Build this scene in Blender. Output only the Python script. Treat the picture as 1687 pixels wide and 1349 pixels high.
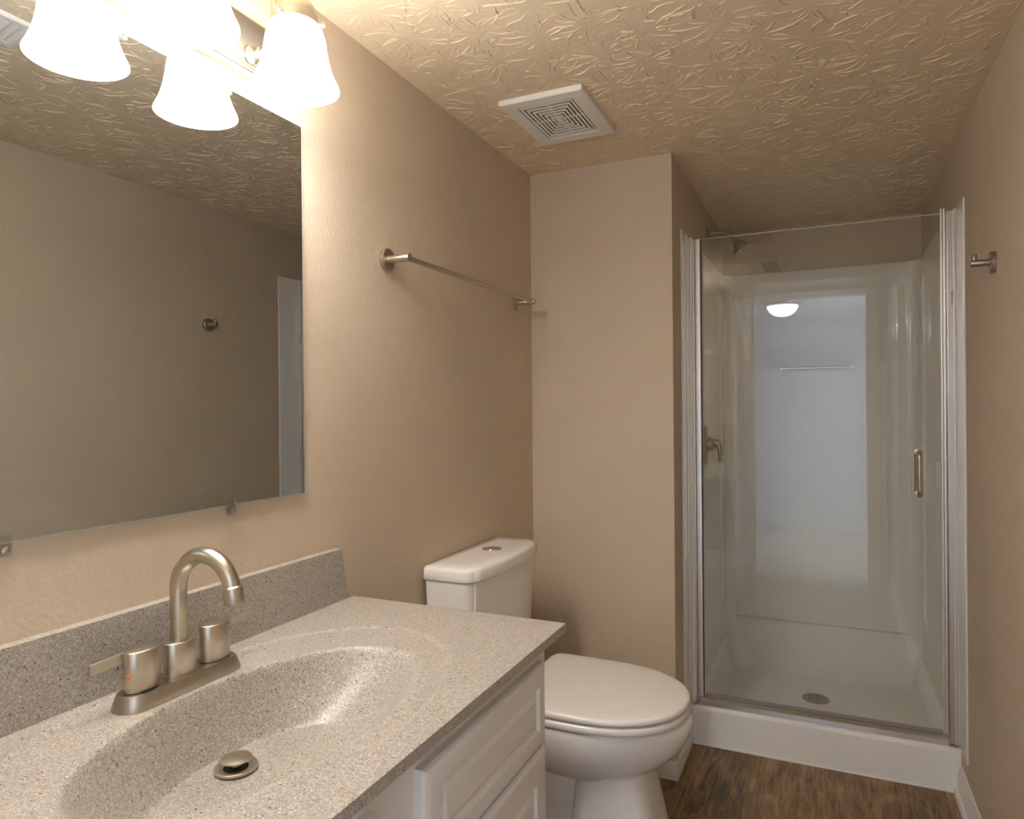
import bpy, bmesh, math, random
from mathutils import Vector, Matrix

for o in list(bpy.data.objects):
    bpy.data.objects.remove(o, do_unlink=True)
S = bpy.context.scene
COL = S.collection
PI = math.pi

# ------------------------------------------------------------------ camera, world, exposure
FPX = 1134.09
YAW, PITCH, ROLL = 0.4287, -0.0024, -0.0088
CAMLOC = Vector((0.97, 0.0, 1.2401))
s_, c_ = math.sin(YAW), math.cos(YAW)
fw0, rt0, up0 = Vector((-s_, c_, 0)), Vector((c_, s_, 0)), Vector((0, 0, 1))
fw = fw0 * math.cos(PITCH) + up0 * math.sin(PITCH)
up1 = up0 * math.cos(PITCH) - fw0 * math.sin(PITCH)
rt = rt0 * math.cos(ROLL) + up1 * math.sin(ROLL)
up = up1 * math.cos(ROLL) - rt0 * math.sin(ROLL)
cam_d = bpy.data.cameras.new('camera')
cam = bpy.data.objects.new('camera', cam_d)
COL.objects.link(cam)
cam_d.sensor_fit = 'HORIZONTAL'
cam_d.sensor_width = 36.0
cam_d.lens = FPX * 36.0 / 1687.0
cam_d.clip_start = 0.02
cam_d.clip_end = 50
M = Matrix((rt, up, -fw)).transposed().to_4x4()
M.translation = CAMLOC
cam.matrix_world = M
S.camera = cam

w = bpy.data.worlds.new('world')
S.world = w
w.use_nodes = True
w.node_tree.nodes['Background'].inputs[0].default_value = (0.8, 0.85, 1.0, 1)
w.node_tree.nodes['Background'].inputs[1].default_value = 0.05

S.view_settings.view_transform = 'Standard'
S.view_settings.look = 'None'
S.view_settings.exposure = 1.82
S.view_settings.gamma = 1.0
S.view_settings.use_curve_mapping = False
try:
    S.cycles.max_bounces = 16
    S.cycles.diffuse_bounces = 8
    S.cycles.glossy_bounces = 6
    S.cycles.transparent_max_bounces = 16
except Exception:
    pass
# lamp strengths, the last for the added hall fill (each is used in its lamp's own builder)
BULB, SHADE, DOME, HALL_FILL = 9.5, 8.5, 3.0, 36.0

# ------------------------------------------------------------------ key dimensions (metres)
H = 2.08            # ceiling
YB = 2.298          # wall behind the toilet
XR = 0.508          # side of the shower alcove
R = 1.353           # right wall
YS = 3.493          # rear wall of the alcove
YF = 2.577          # front face of the shower base
YC = 0.72           # vanity centre line

# ------------------------------------------------------------------ helpers
def srgb(r, g, b):
    f = lambda v: (v / 255 / 12.92) if v / 255 <= 0.04045 else ((v / 255 + 0.055) / 1.055) ** 2.4
    return (f(r), f(g), f(b), 1)


def link(name, me, mat=None, parent=None, smooth=None):
    o = bpy.data.objects.new(name, me)
    COL.objects.link(o)
    if mat is not None:
        me.materials.append(mat)
    if parent is not None:
        o.parent = parent
        o.matrix_parent_inverse = Matrix.Translation(-parent.location) if False else Matrix.Identity(4)
        o.location = -Vector(origin(parent))
    if smooth is not None:
        for p in me.polygons:
            p.use_smooth = True
        if smooth < 179:
            me.set_sharp_from_angle(angle=math.radians(smooth))
    return o


def origin(o):
    v = Vector(o.location)
    p = o.parent
    while p is not None:
        v = v + Vector(p.location)
        p = p.parent
    return v


def tag(o, label, cat, group=None):
    o['label'] = label
    o['category'] = cat
    if group:
        o['group'] = group
    return o


def thing(name, label, cat, loc, group=None):
    o = bpy.data.objects.new(name, None)
    o.empty_display_size = 0.05
    COL.objects.link(o)
    o.location = loc
    return tag(o, label, cat, group)


def struct(o):
    o['kind'] = 'structure'
    return o


class MB:
    """collects shapes (in world coordinates) and links them as one mesh object"""
    def __init__(self):
        self.bm = bmesh.new()
        self.wn = False

    def box(self, x0, x1, y0, y1, z0, z1, bev=0.0, seg=2):
        vs = [self.bm.verts.new(p) for p in
              [(x0, y0, z0), (x1, y0, z0), (x1, y1, z0), (x0, y1, z0),
               (x0, y0, z1), (x1, y0, z1), (x1, y1, z1), (x0, y1, z1)]]
        fs = [self.bm.faces.new([vs[i] for i in f]) for f in
              [(0, 3, 2, 1), (4, 5, 6, 7), (0, 1, 5, 4), (1, 2, 6, 5), (2, 3, 7, 6), (3, 0, 4, 7)]]
        if bev > 0:
            self.wn = True
            es = list({e for f in fs for e in f.edges})
            bmesh.ops.bevel(self.bm, geom=es, offset=bev, segments=seg, affect='EDGES', profile=0.5)
        return self

    def prism(self, pts, vec):
        vec = Vector(vec)
        a = [self.bm.verts.new(p) for p in pts]
        b = [self.bm.verts.new(Vector(p) + vec) for p in pts]
        n = len(pts)
        self.bm.faces.new(a[::-1])
        self.bm.faces.new(b)
        for i in range(n):
            self.bm.faces.new([a[i], a[(i + 1) % n], b[(i + 1) % n], b[i]])
        return self

    def loft(self, rings, cap0=True, cap1=True, closed=True):
        vr = [[self.bm.verts.new(p) for p in r] for r in rings]
        n = len(vr[0])
        for a, b in zip(vr[:-1], vr[1:]):
            for i in range(n if closed else n - 1):
                self.bm.faces.new([a[i], a[(i + 1) % n], b[(i + 1) % n], b[i]])
        if cap0:
            self.bm.faces.new(vr[0][::-1])
        if cap1:
            self.bm.faces.new(vr[-1])
        return self

    def lathe(self, prof, base, axis=(0, 0, 1), n=40, cap0=True, cap1=True):
        ax = Vector(axis).normalized()
        u = ax.orthogonal().normalized()
        v = ax.cross(u)
        base = Vector(base)
        rings = []
        for r, h in prof:
            rings.append([base + ax * h + (u * math.cos(2 * PI * i / n) + v * math.sin(2 * PI * i / n)) * max(r, 1e-5)
                          for i in range(n)])
        return self.loft(rings, cap0, cap1)

    def tube(self, path, rad, n=20, caps=True):
        path = [Vector(p) for p in path]
        rads = rad if isinstance(rad, (list, tuple)) else [rad] * len(path)
        t0 = (path[1] - path[0]).normalized()
        u = t0.orthogonal().normalized()
        rings = []
        for i, p in enumerate(path):
            if i == 0:
                t = t0
            elif i == len(path) - 1:
                t = (path[-1] - path[-2]).normalized()
            else:
                t = ((path[i + 1] - p).normalized() + (p - path[i - 1]).normalized()).normalized()
            u = (u - t * u.dot(t)).normalized()
            v = t.cross(u)
            rings.append([p + (u * math.cos(2 * PI * k / n) + v * math.sin(2 * PI * k / n)) * rads[i] for k in range(n)])
        return self.loft(rings, caps, caps)

    def build(self, name, mat, parent=None, smooth=35, bevel=None):
        bmesh.ops.recalc_face_normals(self.bm, faces=self.bm.faces)
        me = bpy.data.meshes.new(name)
        self.bm.to_mesh(me)
        self.bm.free()
        o = link(name, me, mat, parent, smooth)
        if self.wn:
            m = o.modifiers.new('weighted_normal', 'WEIGHTED_NORMAL')
            m.keep_sharp = True
        if bevel:
            m = o.modifiers.new('bevel', 'BEVEL')
            m.harden_normals = True
            m.width = bevel
            m.segments = 3
            m.limit_method = 'ANGLE'
            m.angle_limit = math.radians(40)
        return o


def B(name, mat, parent, *box, bev=0.0):
    return MB().box(*box, bev=bev).build(name, mat, parent)


def arc(c, r, a0, a1, u, v, n=16):
    c, u, v = Vector(c), Vector(u), Vector(v)
    return [c + (u * math.cos(a0 + (a1 - a0) * i / n) + v * math.sin(a0 + (a1 - a0) * i / n)) * r for i in range(n + 1)]


def egg(xc, yc, af, ab, b, z, ef=2.0, eb=2.0, n=64):
    pts = []
    for i in range(n):
        a = 2 * PI * i / n
        ca, sa = math.cos(a), math.sin(a)
        e = ef if ca >= 0 else eb
        x = (af if ca >= 0 else ab) * math.copysign(abs(ca) ** (2 / e), ca)
        y = b * math.copysign(abs(sa) ** (2 / e), sa)
        pts.append(Vector((xc + x, yc + y, z)))
    return pts


def rrect(x0, x1, y0, y1, r, n=6):
    """rounded rectangle outline in 2D, anticlockwise"""
    pts = []
    for cx, cy, a in ((x1 - r, y1 - r, 0), (x0 + r, y1 - r, PI / 2), (x0 + r, y0 + r, PI), (x1 - r, y0 + r, 1.5 * PI)):
        for i in range(n + 1):
            t = a + PI / 2 * i / n
            pts.append((cx + r * math.cos(t), cy + r * math.sin(t)))
    return pts


# ------------------------------------------------------------------ materials
class NT:
    def __init__(self, name):
        self.m = bpy.data.materials.new(name)
        self.m.use_nodes = True
        self.t = self.m.node_tree
        self.b = self.t.nodes['Principled BSDF']
        self.out = self.t.nodes['Material Output']

    def n(self, typ, **kw):
        nd = self.t.nodes.new(typ)
        for k, v in kw.items():
            if k in nd.inputs:
                nd.inputs[k].default_value = v
            else:
                setattr(nd, k, v)
        return nd

    def l(self, a, b):
        self.t.links.new(a, b)

    def math(self, op, a, b=None, c=None):
        nd = self.t.nodes.new('ShaderNodeMath')
        nd.operation = op
        for i, v in enumerate((a, b, c)):
            if v is None:
                continue
            if isinstance(v, (int, float)):
                nd.inputs[i].default_value = v
            else:
                self.l(v, nd.inputs[i])
        return nd.outputs[0]

    def ramp(self, fac, stops, interp='LINEAR'):
        nd = self.t.nodes.new('ShaderNodeValToRGB')
        nd.color_ramp.interpolation = interp
        el = nd.color_ramp.elements
        while len(el) < len(stops):
            el.new(0.5)
        for e, (p, c) in zip(el, stops):
            e.position = p
            e.color = c if len(c) == 4 else (*c, 1)
        self.l(fac, nd.inputs[0])
        return nd.outputs[0]

    def set(self, **kw):
        for k, v in kw.items():
            self.b.inputs[k.replace('_', ' ')].default_value = v
        return self

    def bump(self, height, strength, dist):
        nd = self.n('ShaderNodeBump', Strength=strength, Distance=dist)
        self.l(height, nd.inputs['Height'])
        self.l(nd.outputs[0], self.b.inputs['Normal'])
        return nd


def simple(name, col, rough=0.5, metal=0.0, spec=0.5, noise=None):
    t = NT(name)
    t.set(Base_Color=col, Roughness=rough, Metallic=metal)
    t.b.inputs['Specular IOR Level'].default_value = spec
    if noise:
        sc, st, di = noise
        tc = t.n('ShaderNodeTexCoord')
        nz = t.n('ShaderNodeTexNoise', Scale=sc, Detail=3.0)
        t.l(tc.outputs['Object'], nz.inputs['Vector'])
        t.bump(nz.outputs[0], st, di)
    return t.m


def wall_paint(name, col, rough=0.62):
    t = NT(name)
    t.set(Roughness=rough)
    t.b.inputs['Specular IOR Level'].default_value = 0.35
    tc = t.n('ShaderNodeTexCoord')
    nz = t.n('ShaderNodeTexNoise', Scale=3.0, Detail=2.0)
    t.l(tc.outputs['Object'], nz.inputs['Vector'])
    dark = tuple(v * 0.95 for v in col[:3])
    t.l(t.ramp(nz.outputs[0], [(0.3, dark), (0.7, col)]), t.b.inputs['Base Color'])
    n2 = t.n('ShaderNodeTexNoise', Scale=140.0, Detail=2.0)
    t.l(tc.outputs['Object'], n2.inputs['Vector'])
    n3 = t.n('ShaderNodeTexNoise', Scale=40.0, Detail=2.0)
    t.l(tc.outputs['Object'], n3.inputs['Vector'])
    h = t.math('ADD', n2.outputs[0], t.math('MULTIPLY', n3.outputs[0], 0.5))
    t.bump(h, 0.5, 0.002)
    return t.m


def ceiling_paint(name, col):
    t = NT(name)
    t.set(Roughness=0.75)
    t.b.inputs['Specular IOR Level'].default_value = 0.3
    tc = t.n('ShaderNodeTexCoord')
    fine = t.n('ShaderNodeTexNoise', Scale=70.0, Detail=3.0)
    t.l(tc.outputs['Object'], fine.inputs['Vector'])
    lump = t.n('ShaderNodeTexNoise', Scale=22.0, Detail=2.0)
    t.l(tc.outputs['Object'], lump.inputs['Vector'])
    h = t.math('ADD', t.math('MULTIPLY', fine.outputs[0], 0.35), lump.outputs[0])
    t.bump(h, 0.5, 0.004)
    t.b.inputs['Base Color'].default_value = col
    return t.m


def speckle_stone(name):
    t = NT(name)
    t.set(Roughness=0.36)
    tc = t.n('ShaderNodeTexCoord')
    v = t.n('ShaderNodeTexVoronoi', Scale=560.0, Randomness=1.0)
    t.l(tc.outputs['Object'], v.inputs['Vector'])
    sp = t.n('ShaderNodeSeparateColor')
    t.l(v.outputs['Color'], sp.inputs[0])
    col = t.ramp(sp.outputs[0], [(0.0, srgb(140, 130, 118)), (0.25, srgb(157, 149, 138)),
                                 (0.65, srgb(171, 163, 153)), (1.0, srgb(196, 190, 182))])
    def flecks(scale, vec, lo, hi, tone, prev):
        mp = t.n('ShaderNodeMapping')
        mp.inputs['Scale'].default_value = vec
        mp.inputs['Rotation'].default_value = (0.3, 0.2, 0.6)
        t.l(tc.outputs['Object'], mp.inputs['Vector'])
        n = t.n('ShaderNodeTexNoise', Scale=scale, Detail=1.0)
        t.l(mp.outputs[0], n.inputs['Vector'])
        mask = t.ramp(n.outputs[0], [(lo, (0, 0, 0)), (hi, (1, 1, 1))])
        mix = t.n('ShaderNodeMix', data_type='RGBA')
        t.l(mask, mix.inputs[0])
        t.l(prev, mix.inputs[6])
        mix.inputs[7].default_value = tone
        return mix.outputs[2]
    col = flecks(300.0, (1, 1, 1), 0.70, 0.76, srgb(98, 86, 75), col)
    col = flecks(125.0, (1, 2.4, 1.5), 0.705, 0.73, srgb(66, 55, 46), col)
    col = flecks(260.0, (1, 1, 1.2), 0.72, 0.78, srgb(222, 218, 212), col)
    t.l(col, t.b.inputs['Base Color'])
    return t.m


def wood_floor(name):
    t = NT(name)
    t.set(Roughness=0.42)
    tc = t.n('ShaderNodeTexCoord')
    rot = t.n('ShaderNodeMapping')
    rot.inputs['Rotation'].default_value = (0, 0, PI / 2)
    t.l(tc.outputs['Object'], rot.inputs['Vector'])
    br = t.n('ShaderNodeTexBrick', Scale=1.0, offset=0.37)
    br.inputs['Brick Width'].default_value = 0.9
    br.inputs['Row Height'].default_value = 0.145
    br.inputs['Mortar Size'].default_value = 0.0005
    br.inputs['Mortar Smooth'].default_value = 0.3
    br.inputs['Color1'].default_value = (0.0, 0.0, 0.0, 1)
    br.inputs['Color2'].default_value = (1, 1, 1, 1)
    br.inputs['Mortar'].default_value = (0.5, 0.5, 0.5, 1)
    t.l(rot.outputs[0], br.inputs['Vector'])
    sp = t.n('ShaderNodeSeparateColor')
    t.l(br.outputs['Color'], sp.inputs[0])
    # grain runs along y, shifted per plank
    st = t.n('ShaderNodeMapping')
    st.inputs['Scale'].default_value = (1.0, 0.07, 1.0)
    t.l(tc.outputs['Object'], st.inputs['Vector'])
    ad = t.n('ShaderNodeVectorMath', operation='ADD')
    t.l(st.outputs[0], ad.inputs[0])
    cb = t.n('ShaderNodeCombineXYZ')
    t.l(t.math('MULTIPLY', sp.outputs[0], 7.3), cb.inputs[1])
    t.l(cb.outputs[0], ad.inputs[1])
    g = t.n('ShaderNodeTexNoise', Scale=95.0, Detail=5.0, Roughness=0.65, Distortion=0.4)
    t.l(ad.outputs[0], g.inputs['Vector'])
    st2 = t.n('ShaderNodeMapping')
    st2.inputs['Scale'].default_value = (1.0, 0.3, 1.0)
    t.l(tc.outputs['Object'], st2.inputs['Vector'])
    g2 = t.n('ShaderNodeTexNoise', Scale=13.0, Detail=5.0, Roughness=0.6, Distortion=1.2)
    t.l(st2.outputs[0], g2.inputs['Vector'])
    f = t.math('ADD', t.math('MULTIPLY', g.outputs[0], 0.5), t.math('MULTIPLY', g2.outputs[0], 0.5))
    f = t.math('ADD', f, t.math('MULTIPLY', t.math('SUBTRACT', sp.outputs[0], 0.5), 0.10))
    colr = t.ramp(f, [(0.35, srgb(62, 44, 26)), (0.44, srgb(108, 82, 52)), (0.53, srgb(142, 112, 74)),
                      (0.65, srgb(174, 144, 102))])
    mix = t.n('ShaderNodeMix', data_type='RGBA')
    t.l(br.outputs['Fac'], mix.inputs[0])
    t.l(colr, mix.inputs[6])
    mix.inputs[7].default_value = srgb(70, 52, 36)
    t.l(mix.outputs[2], t.b.inputs['Base Color'])
    t.bump(g.outputs[0], 0.25, 0.001)
    return t.m


def clear_sheet(name, tint, gloss=1.0, rough=0.0, f0=0.043):
    """clear pane: see-through with mirror reflections that grow towards grazing angles"""
    t = NT(name)
    t.t.nodes.remove(t.b)
    lw = t.n('ShaderNodeLayerWeight', Blend=0.5)
    p5 = t.math('POWER', lw.outputs['Facing'], 5.0)
    fr = t.math('MULTIPLY', t.math('ADD', t.math('MULTIPLY', p5, 1 - f0), f0), gloss)
    tr = t.n('ShaderNodeBsdfTransparent')
    tr.inputs[0].default_value = tint
    gl = t.n('ShaderNodeBsdfGlossy', Roughness=rough)
    gl.inputs[0].default_value = (1, 1, 1, 1)
    mx = t.n('ShaderNodeMixShader')
    t.l(fr, mx.inputs[0])
    t.l(tr.outputs[0], mx.inputs[1])
    t.l(gl.outputs[0], mx.inputs[2])
    t.l(mx.outputs[0], t.out.inputs[0])
    return t.m


def lamp(name, col, strength, base=(0.9, 0.9, 0.9, 1), rough=0.25):
    t = NT(name)
    t.set(Base_Color=base, Roughness=rough)
    t.b.inputs['Emission Color'].default_value = col
    t.b.inputs['Emission Strength'].default_value = strength
    return t.m


def brushed(name, col, rough, aniso_scale=(1, 1, 0.03)):
    t = NT(name)
    t.set(Base_Color=col, Metallic=1.0, Roughness=rough)
    tc = t.n('ShaderNodeTexCoord')
    mp = t.n('ShaderNodeMapping')
    mp.inputs['Scale'].default_value = aniso_scale
    t.l(tc.outputs['Object'], mp.inputs['Vector'])
    nz = t.n('ShaderNodeTexNoise', Scale=900.0, Detail=2.0)
    t.l(mp.outputs[0], nz.inputs['Vector'])
    r = t.n('ShaderNodeMapRange')
    t.l(nz.outputs[0], r.inputs[0])
    r.inputs[3].default_value = rough - 0.03
    r.inputs[4].default_value = rough + 0.03
    t.l(r.outputs[0], t.b.inputs['Roughness'])
    return t.m


WARM = (1.0, 0.965, 0.92, 1)
COOL = (0.95, 0.97, 1.0, 1)
m_wall = wall_paint('taupe_wall_paint', (0.60, 0.495, 0.372, 1))
m_ceil = ceiling_paint('stomped_ceiling_plaster', (0.74, 0.615, 0.44, 1))
m_floor = wood_floor('vinyl_plank_wood')
m_plate = brushed('satin_nickel_plate', (0.26, 0.23, 0.19, 1), 0.5)
m_white = simple('white_satin_paint', (0.78, 0.76, 0.73, 1), 0.35)
m_trim = simple('white_trim_paint', (0.80, 0.78, 0.75, 1), 0.4, noise=(60, 0.1, 0.001))
m_cab = simple('white_cabinet_paint', (0.72, 0.69, 0.655, 1), 0.38, noise=(8, 0.05, 0.001))
m_porc = simple('white_porcelain', (0.82, 0.79, 0.75, 1), 0.08)
m_seat = simple('white_seat_plastic', (0.82, 0.79, 0.75, 1), 0.2)
m_acr = simple('white_acrylic', (0.88, 0.86, 0.82, 1), 0.09, noise=(4, 0.04, 0.002))
m_stone = speckle_stone('speckled_beige_stone')
m_nick = brushed('brushed_nickel', (0.55, 0.495, 0.405, 1), 0.32)
m_nickd = brushed('satin_nickel', (0.45, 0.405, 0.335, 1), 0.36)
m_chrome = simple('bright_aluminium', (0.80, 0.76, 0.71, 1), 0.26, 1.0)
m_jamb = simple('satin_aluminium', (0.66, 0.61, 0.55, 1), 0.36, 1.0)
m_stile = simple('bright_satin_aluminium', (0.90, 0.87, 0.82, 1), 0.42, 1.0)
m_steel = simple('steel_strainer', (0.45, 0.42, 0.39, 1), 0.3, 1.0)
m_dark = simple('painted_shade_and_seal', (0.02, 0.018, 0.015, 1), 0.7)  # near-black: painted shade of drain and fan hollows, also the stile seal
m_gasket = simple('grey_vinyl_seal', (0.30, 0.29, 0.28, 1), 0.4)
m_glass = clear_sheet('shower_glass', (0.955, 0.965, 0.955, 1))
m_edge = simple('polished_glass_edge', (0.80, 0.84, 0.80, 1), 0.2)
m_clear = clear_sheet('clear_plastic', (0.93, 0.93, 0.93, 1), 1.6, 0.05, 0.08)
m_mirror = simple('silvered_mirror', (0.62, 0.66, 0.69, 1), 0.0, 1.0)
m_mback = simple('mirror_edge', (0.35, 0.40, 0.36, 1), 0.2)
m_vent = simple('white_vent_plastic', (0.80, 0.78, 0.74, 1), 0.45)
m_red = simple('red_orange_dot', (0.75, 0.16, 0.03, 1), 0.3)
m_hallw = wall_paint('pale_hall_paint', (0.62, 0.66, 0.74, 1))
m_hallc = simple('white_hall_ceiling', (0.80, 0.82, 0.85, 1), 0.8)
m_shade = lamp('frosted_lamp_glass', (1.0, 0.965, 0.92, 1), SHADE)
m_bulb = lamp('lit_bulb', WARM, BULB)
m_dome = lamp('lit_dome_glass', COOL, DOME)
m_carpet = simple('pale_hall_carpet', (0.66, 0.61, 0.58, 1), 0.95, noise=(220, 0.6, 0.004))
m_caulk = simple('white_caulk', (0.78, 0.76, 0.72, 1), 0.5)

# ------------------------------------------------------------------ room shell
HB = -2.3     # far wall of the hall behind the camera
def wallbox(name, mat, *boxes):
    mb = MB()
    for b in boxes:
        mb.box(*b)
    return struct(mb.build(name, mat, None, None))

wallbox('floor', m_floor, (-0.1, R + 0.1, -0.10, 3.6, -0.05, 0.0))
wallbox('floor_hall', m_carpet, (-0.6, 2.2, HB - 0.1, -0.10, -0.05, 0.0))
# ceiling slab with its stomped plaster: crow's-foot stars of thin raised ridges
mb = MB()
mb.box(-0.1, R + 0.1, -0.14, YS + 0.1, H, H + 0.08)
rnd = random.Random(11)
def ridge(x, y, a, L, wd, ht):
    n = max(4, int(L / 0.009))
    bend = rnd.uniform(-2.2, 2.2)
    rows = []
    for k in range(n + 1):
        t = k / n
        if not (0.006 < x < R - 0.006 and 0.0 < y < YS - 0.006) or (x < XR + 0.006 and y > YB - 0.006):
            break
        env = max(0.15, min(1.0, 4 * t, 9.0 * (1 - t))) * (0.65 + 0.45 * t) * rnd.uniform(0.7, 1.3)
        w_, h_ = wd * (0.55 + 0.45 * env), ht * env
        px, py = -math.sin(a), math.cos(a)
        sk = rnd.uniform(-0.15, 0.15)
        rows.append([(x + px * w_ * q, y + py * w_ * q, H + 0.0006 - h_ * f) for q, f in ((-1, 0), (-0.5 + sk, 0.72), (sk, 1.0), (0.5 + sk, 0.72), (1, 0))])
        x += math.cos(a) * L / n
        y += math.sin(a) * L / n
        a += bend * L / n * 4 + rnd.gauss(0, 0.2)
    if len(rows) > 2:
        vr = [[mb.bm.verts.new(q) for q in r_] for r_ in rows]
        for u_, v_ in zip(vr[:-1], vr[1:]):
            for k in range(4):
                mb.bm.faces.new([u_[k], u_[k + 1], v_[k + 1], v_[k]])
    return x, y, a
stars = []
tries = 0
while tries < 6000 and len(stars) < 420:
    tries += 1
    sx0, sy0 = rnd.uniform(-0.03, R + 0.03), rnd.uniform(0.0, YS)
    if all((sx0 - q[0]) ** 2 + (sy0 - q[1]) ** 2 > 0.112 ** 2 for q in stars):
        stars.append((sx0, sy0))
for sx0, sy0 in stars:
    n = rnd.randint(13, 20)
    a0 = rnd.uniform(0, 2 * PI)
    for k in range(n):
        a = a0 + 2 * PI * k / n + rnd.gauss(0, 0.12)
        r0 = rnd.uniform(0.010, 0.030)
        L = rnd.uniform(0.025, 0.095)
        wd, ht = rnd.uniform(0.0010, 0.0019), rnd.uniform(0.0013, 0.0030)
        x, y, a1 = ridge(sx0 + r0 * math.cos(a), sy0 + r0 * math.sin(a), a, L, wd, ht)
        if rnd.random() < 0.6:
            ridge(x - 0.004 * math.cos(a1), y - 0.004 * math.sin(a1), a1 + rnd.choice((-1, 1)) * rnd.uniform(0.6, 1.5), rnd.uniform(0.012, 0.035), wd, ht)
for k in range(500):
    ridge(rnd.uniform(0, R), rnd.uniform(0, YS), rnd.uniform(0, 2 * PI), rnd.uniform(0.008, 0.022), rnd.uniform(0.001, 0.0022), rnd.uniform(0.0008, 0.002))
struct(mb.build('ceiling', m_ceil, None, 75))
wallbox('wall_left', m_wall, (-0.1, 0.0, -0.14, YB + 0.1, 0, H))
wallbox('wall_back', m_wall, (0.0, XR, YB, YS + 0.1, 0, H))
wallbox('wall_right', m_wall, (R, R + 0.1, -0.14, YS + 0.1, 0, H))
wallbox('wall_shower', m_wall, (XR, R, YS, YS + 0.1, 0, H))
DX0, DX1, DH = 0.48, 1.235, 2.015     # doorway the camera stands in
wallbox('wall_front', m_wall, (0.0, DX0, -0.14, -0.03, 0, H), (DX1, R, -0.14, -0.03, 0, H), (DX0, DX1, -0.14, -0.03, DH, H))
wallbox('wall_hall_left', m_hallw, (-0.6, -0.5, HB, -0.14, 0, H))
wallbox('wall_hall_right', m_hallw, (2.1, 2.2, HB, -0.04, 0, H))
WX0, WX1, WZ0, WZ1 = 1.50, 2.02, 0.80, 1.90      # unseen window opening, added so fill light reaches the hall
wallbox('wall_hall_front', m_hallw, (-0.5, 0.0, -0.15, -0.14, 0, H), (R, WX0, -0.15, -0.04, 0, H), (WX1, 2.1, -0.15, -0.04, 0, H),
        (WX0, WX1, -0.15, -0.04, 0, WZ0), (WX0, WX1, -0.15, -0.04, WZ1, H))
mb = MB()
for b in ((WX0, WX0 + 0.04, -0.11, -0.07, WZ0, WZ1), (WX1 - 0.04, WX1, -0.11, -0.07, WZ0, WZ1), (WX0 + 0.04, WX1 - 0.04, -0.11, -0.07, WZ0, WZ0 + 0.04),
          (WX0 + 0.04, WX1 - 0.04, -0.11, -0.07, WZ1 - 0.04, WZ1), (WX0 + 0.04, WX1 - 0.04, -0.105, -0.075, 1.33, 1.37)):
    mb.box(*b)
win = struct(mb.build('added_window_1', m_trim, None, 30))  # made-up window frame around the hall fill light, out of view
MB().box(WX0 + 0.04, WX1 - 0.04, -0.092, -0.088, WZ0 + 0.04, WZ1 - 0.04).build('pane', m_glass, win, None)
fill_d = bpy.data.lights.new('hall_fill', 'AREA')  # added area light that brightens the hall from outside the unseen window
fill_d.shape = 'RECTANGLE'
fill_d.size, fill_d.size_y = 0.54, 1.12
fill_d.energy = HALL_FILL
fill_d.color = (0.88, 0.94, 1.0)
fill_o = bpy.data.objects.new('hall_fill', fill_d)
COL.objects.link(fill_o)
fill_o.location = ((WX0 + WX1) / 2, -0.02, 1.35)
fill_o.rotation_euler = (-PI / 2, 0, 0)
wallbox('wall_hall_back', m_hallw, (-0.6, 2.2, HB - 0.1, HB, 0, H))
wallbox('ceiling_hall', m_hallc, (-0.6, 2.2, HB - 0.1, -0.14, H, H + 0.08))

# door casing on the bathroom side, with jambs lining the opening
mb = MB()
CW = 0.058
for x0, x1 in ((DX0 - CW, DX0 + 0.004), (DX1 - 0.004, DX1 + CW)):
    mb.box(x0, x1, -0.03, -0.016, 0, DH + CW, bev=0.004)
mb.box(DX0 + 0.004, DX1 - 0.004, -0.03, -0.0165, DH - 0.004, DH + CW, bev=0.004)
mb.box(DX0, DX0 + 0.016, -0.142, -0.028, 0, DH)
mb.box(DX1 - 0.016, DX1, -0.142, -0.028, 0, DH)
mb.box(DX0 + 0.016, DX1 - 0.016, -0.142, -0.028, DH - 0.016, DH)
struct(mb.build('trim_1', m_trim, None, 30))

# baseboards
def base_profile(h=0.098, d=0.012):
    return [(0, 0), (d + 0.011, 0), (d + 0.0105, 0.008), (d + 0.007, 0.015), (d, 0.018), (d, h - 0.03), (d - 0.003, h - 0.022),
            (d - 0.003, h - 0.014), (d - 0.007, h - 0.006), (d - 0.008, h), (0, h)]
struct(MB().prism([(R - d, -0.016, z) for d, z in base_profile(0.09)], (0, YF + 0.016, 0)).build('baseboard_right', m_trim, None, 30))
mb = MB()
bp = [(0, 0), (0.007, 0), (0.007, 0.052), (0.004, 0.060), (0, 0.060)]
mb.prism([(0.0, YB - d, z) for d, z in bp], (XR, 0, 0))
mb.prism([(XR + d, YB - 0.007, z) for d, z in bp], (0, YF - YB + 0.007, 0))
struct(mb.build('baseboard_back', m_trim, None, 30))

# ------------------------------------------------------------------ shower: base, surround, drain
def sstep(a, b, x):
    t = min(1, max(0, (x - a) / (b - a)))
    return t * t * (3 - 2 * t)

base = sur = thing('shower_stall', 'glossy white acrylic shower stall lining the alcove, curb on the wood floor', 'shower stall', ((XR + R) / 2, YF, 0))
mb = MB()
bm = mb.bm
NX, NY = 90, 96
X0, X1, Y0, Y1 = XR + 0.001, R - 0.001, YF, YS - 0.003
DRX, DRY = 0.922, 3.04
def base_z(x, y):
    dl, dr, db = x - X0, X1 - x, Y1 - y
    floor = 0.050 + 0.012 * min(1, math.hypot(x - DRX, y - DRY) / 0.4)
    z = floor
    z = max(z, floor + (0.238 - floor) * (1 - min(1.0, max(0.0, db - 0.062) / 0.20)) ** 2.6)
    side = floor + (0.165 - floor) * (1 - sstep(0.022, 0.075, min(dl, dr)))
    z = max(z, side)
    yf = y - Y0
    front = floor + (0.140 - floor) * (1 - sstep(0.075, 0.13, yf))
    z = max(z, front)
    if yf < 0.075:
        z = 0.140
    if yf < 0.014:
        z = 0.140 - 0.014 + math.sqrt(max(0, 0.014 ** 2 - (0.014 - yf) ** 2))
    return z
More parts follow.
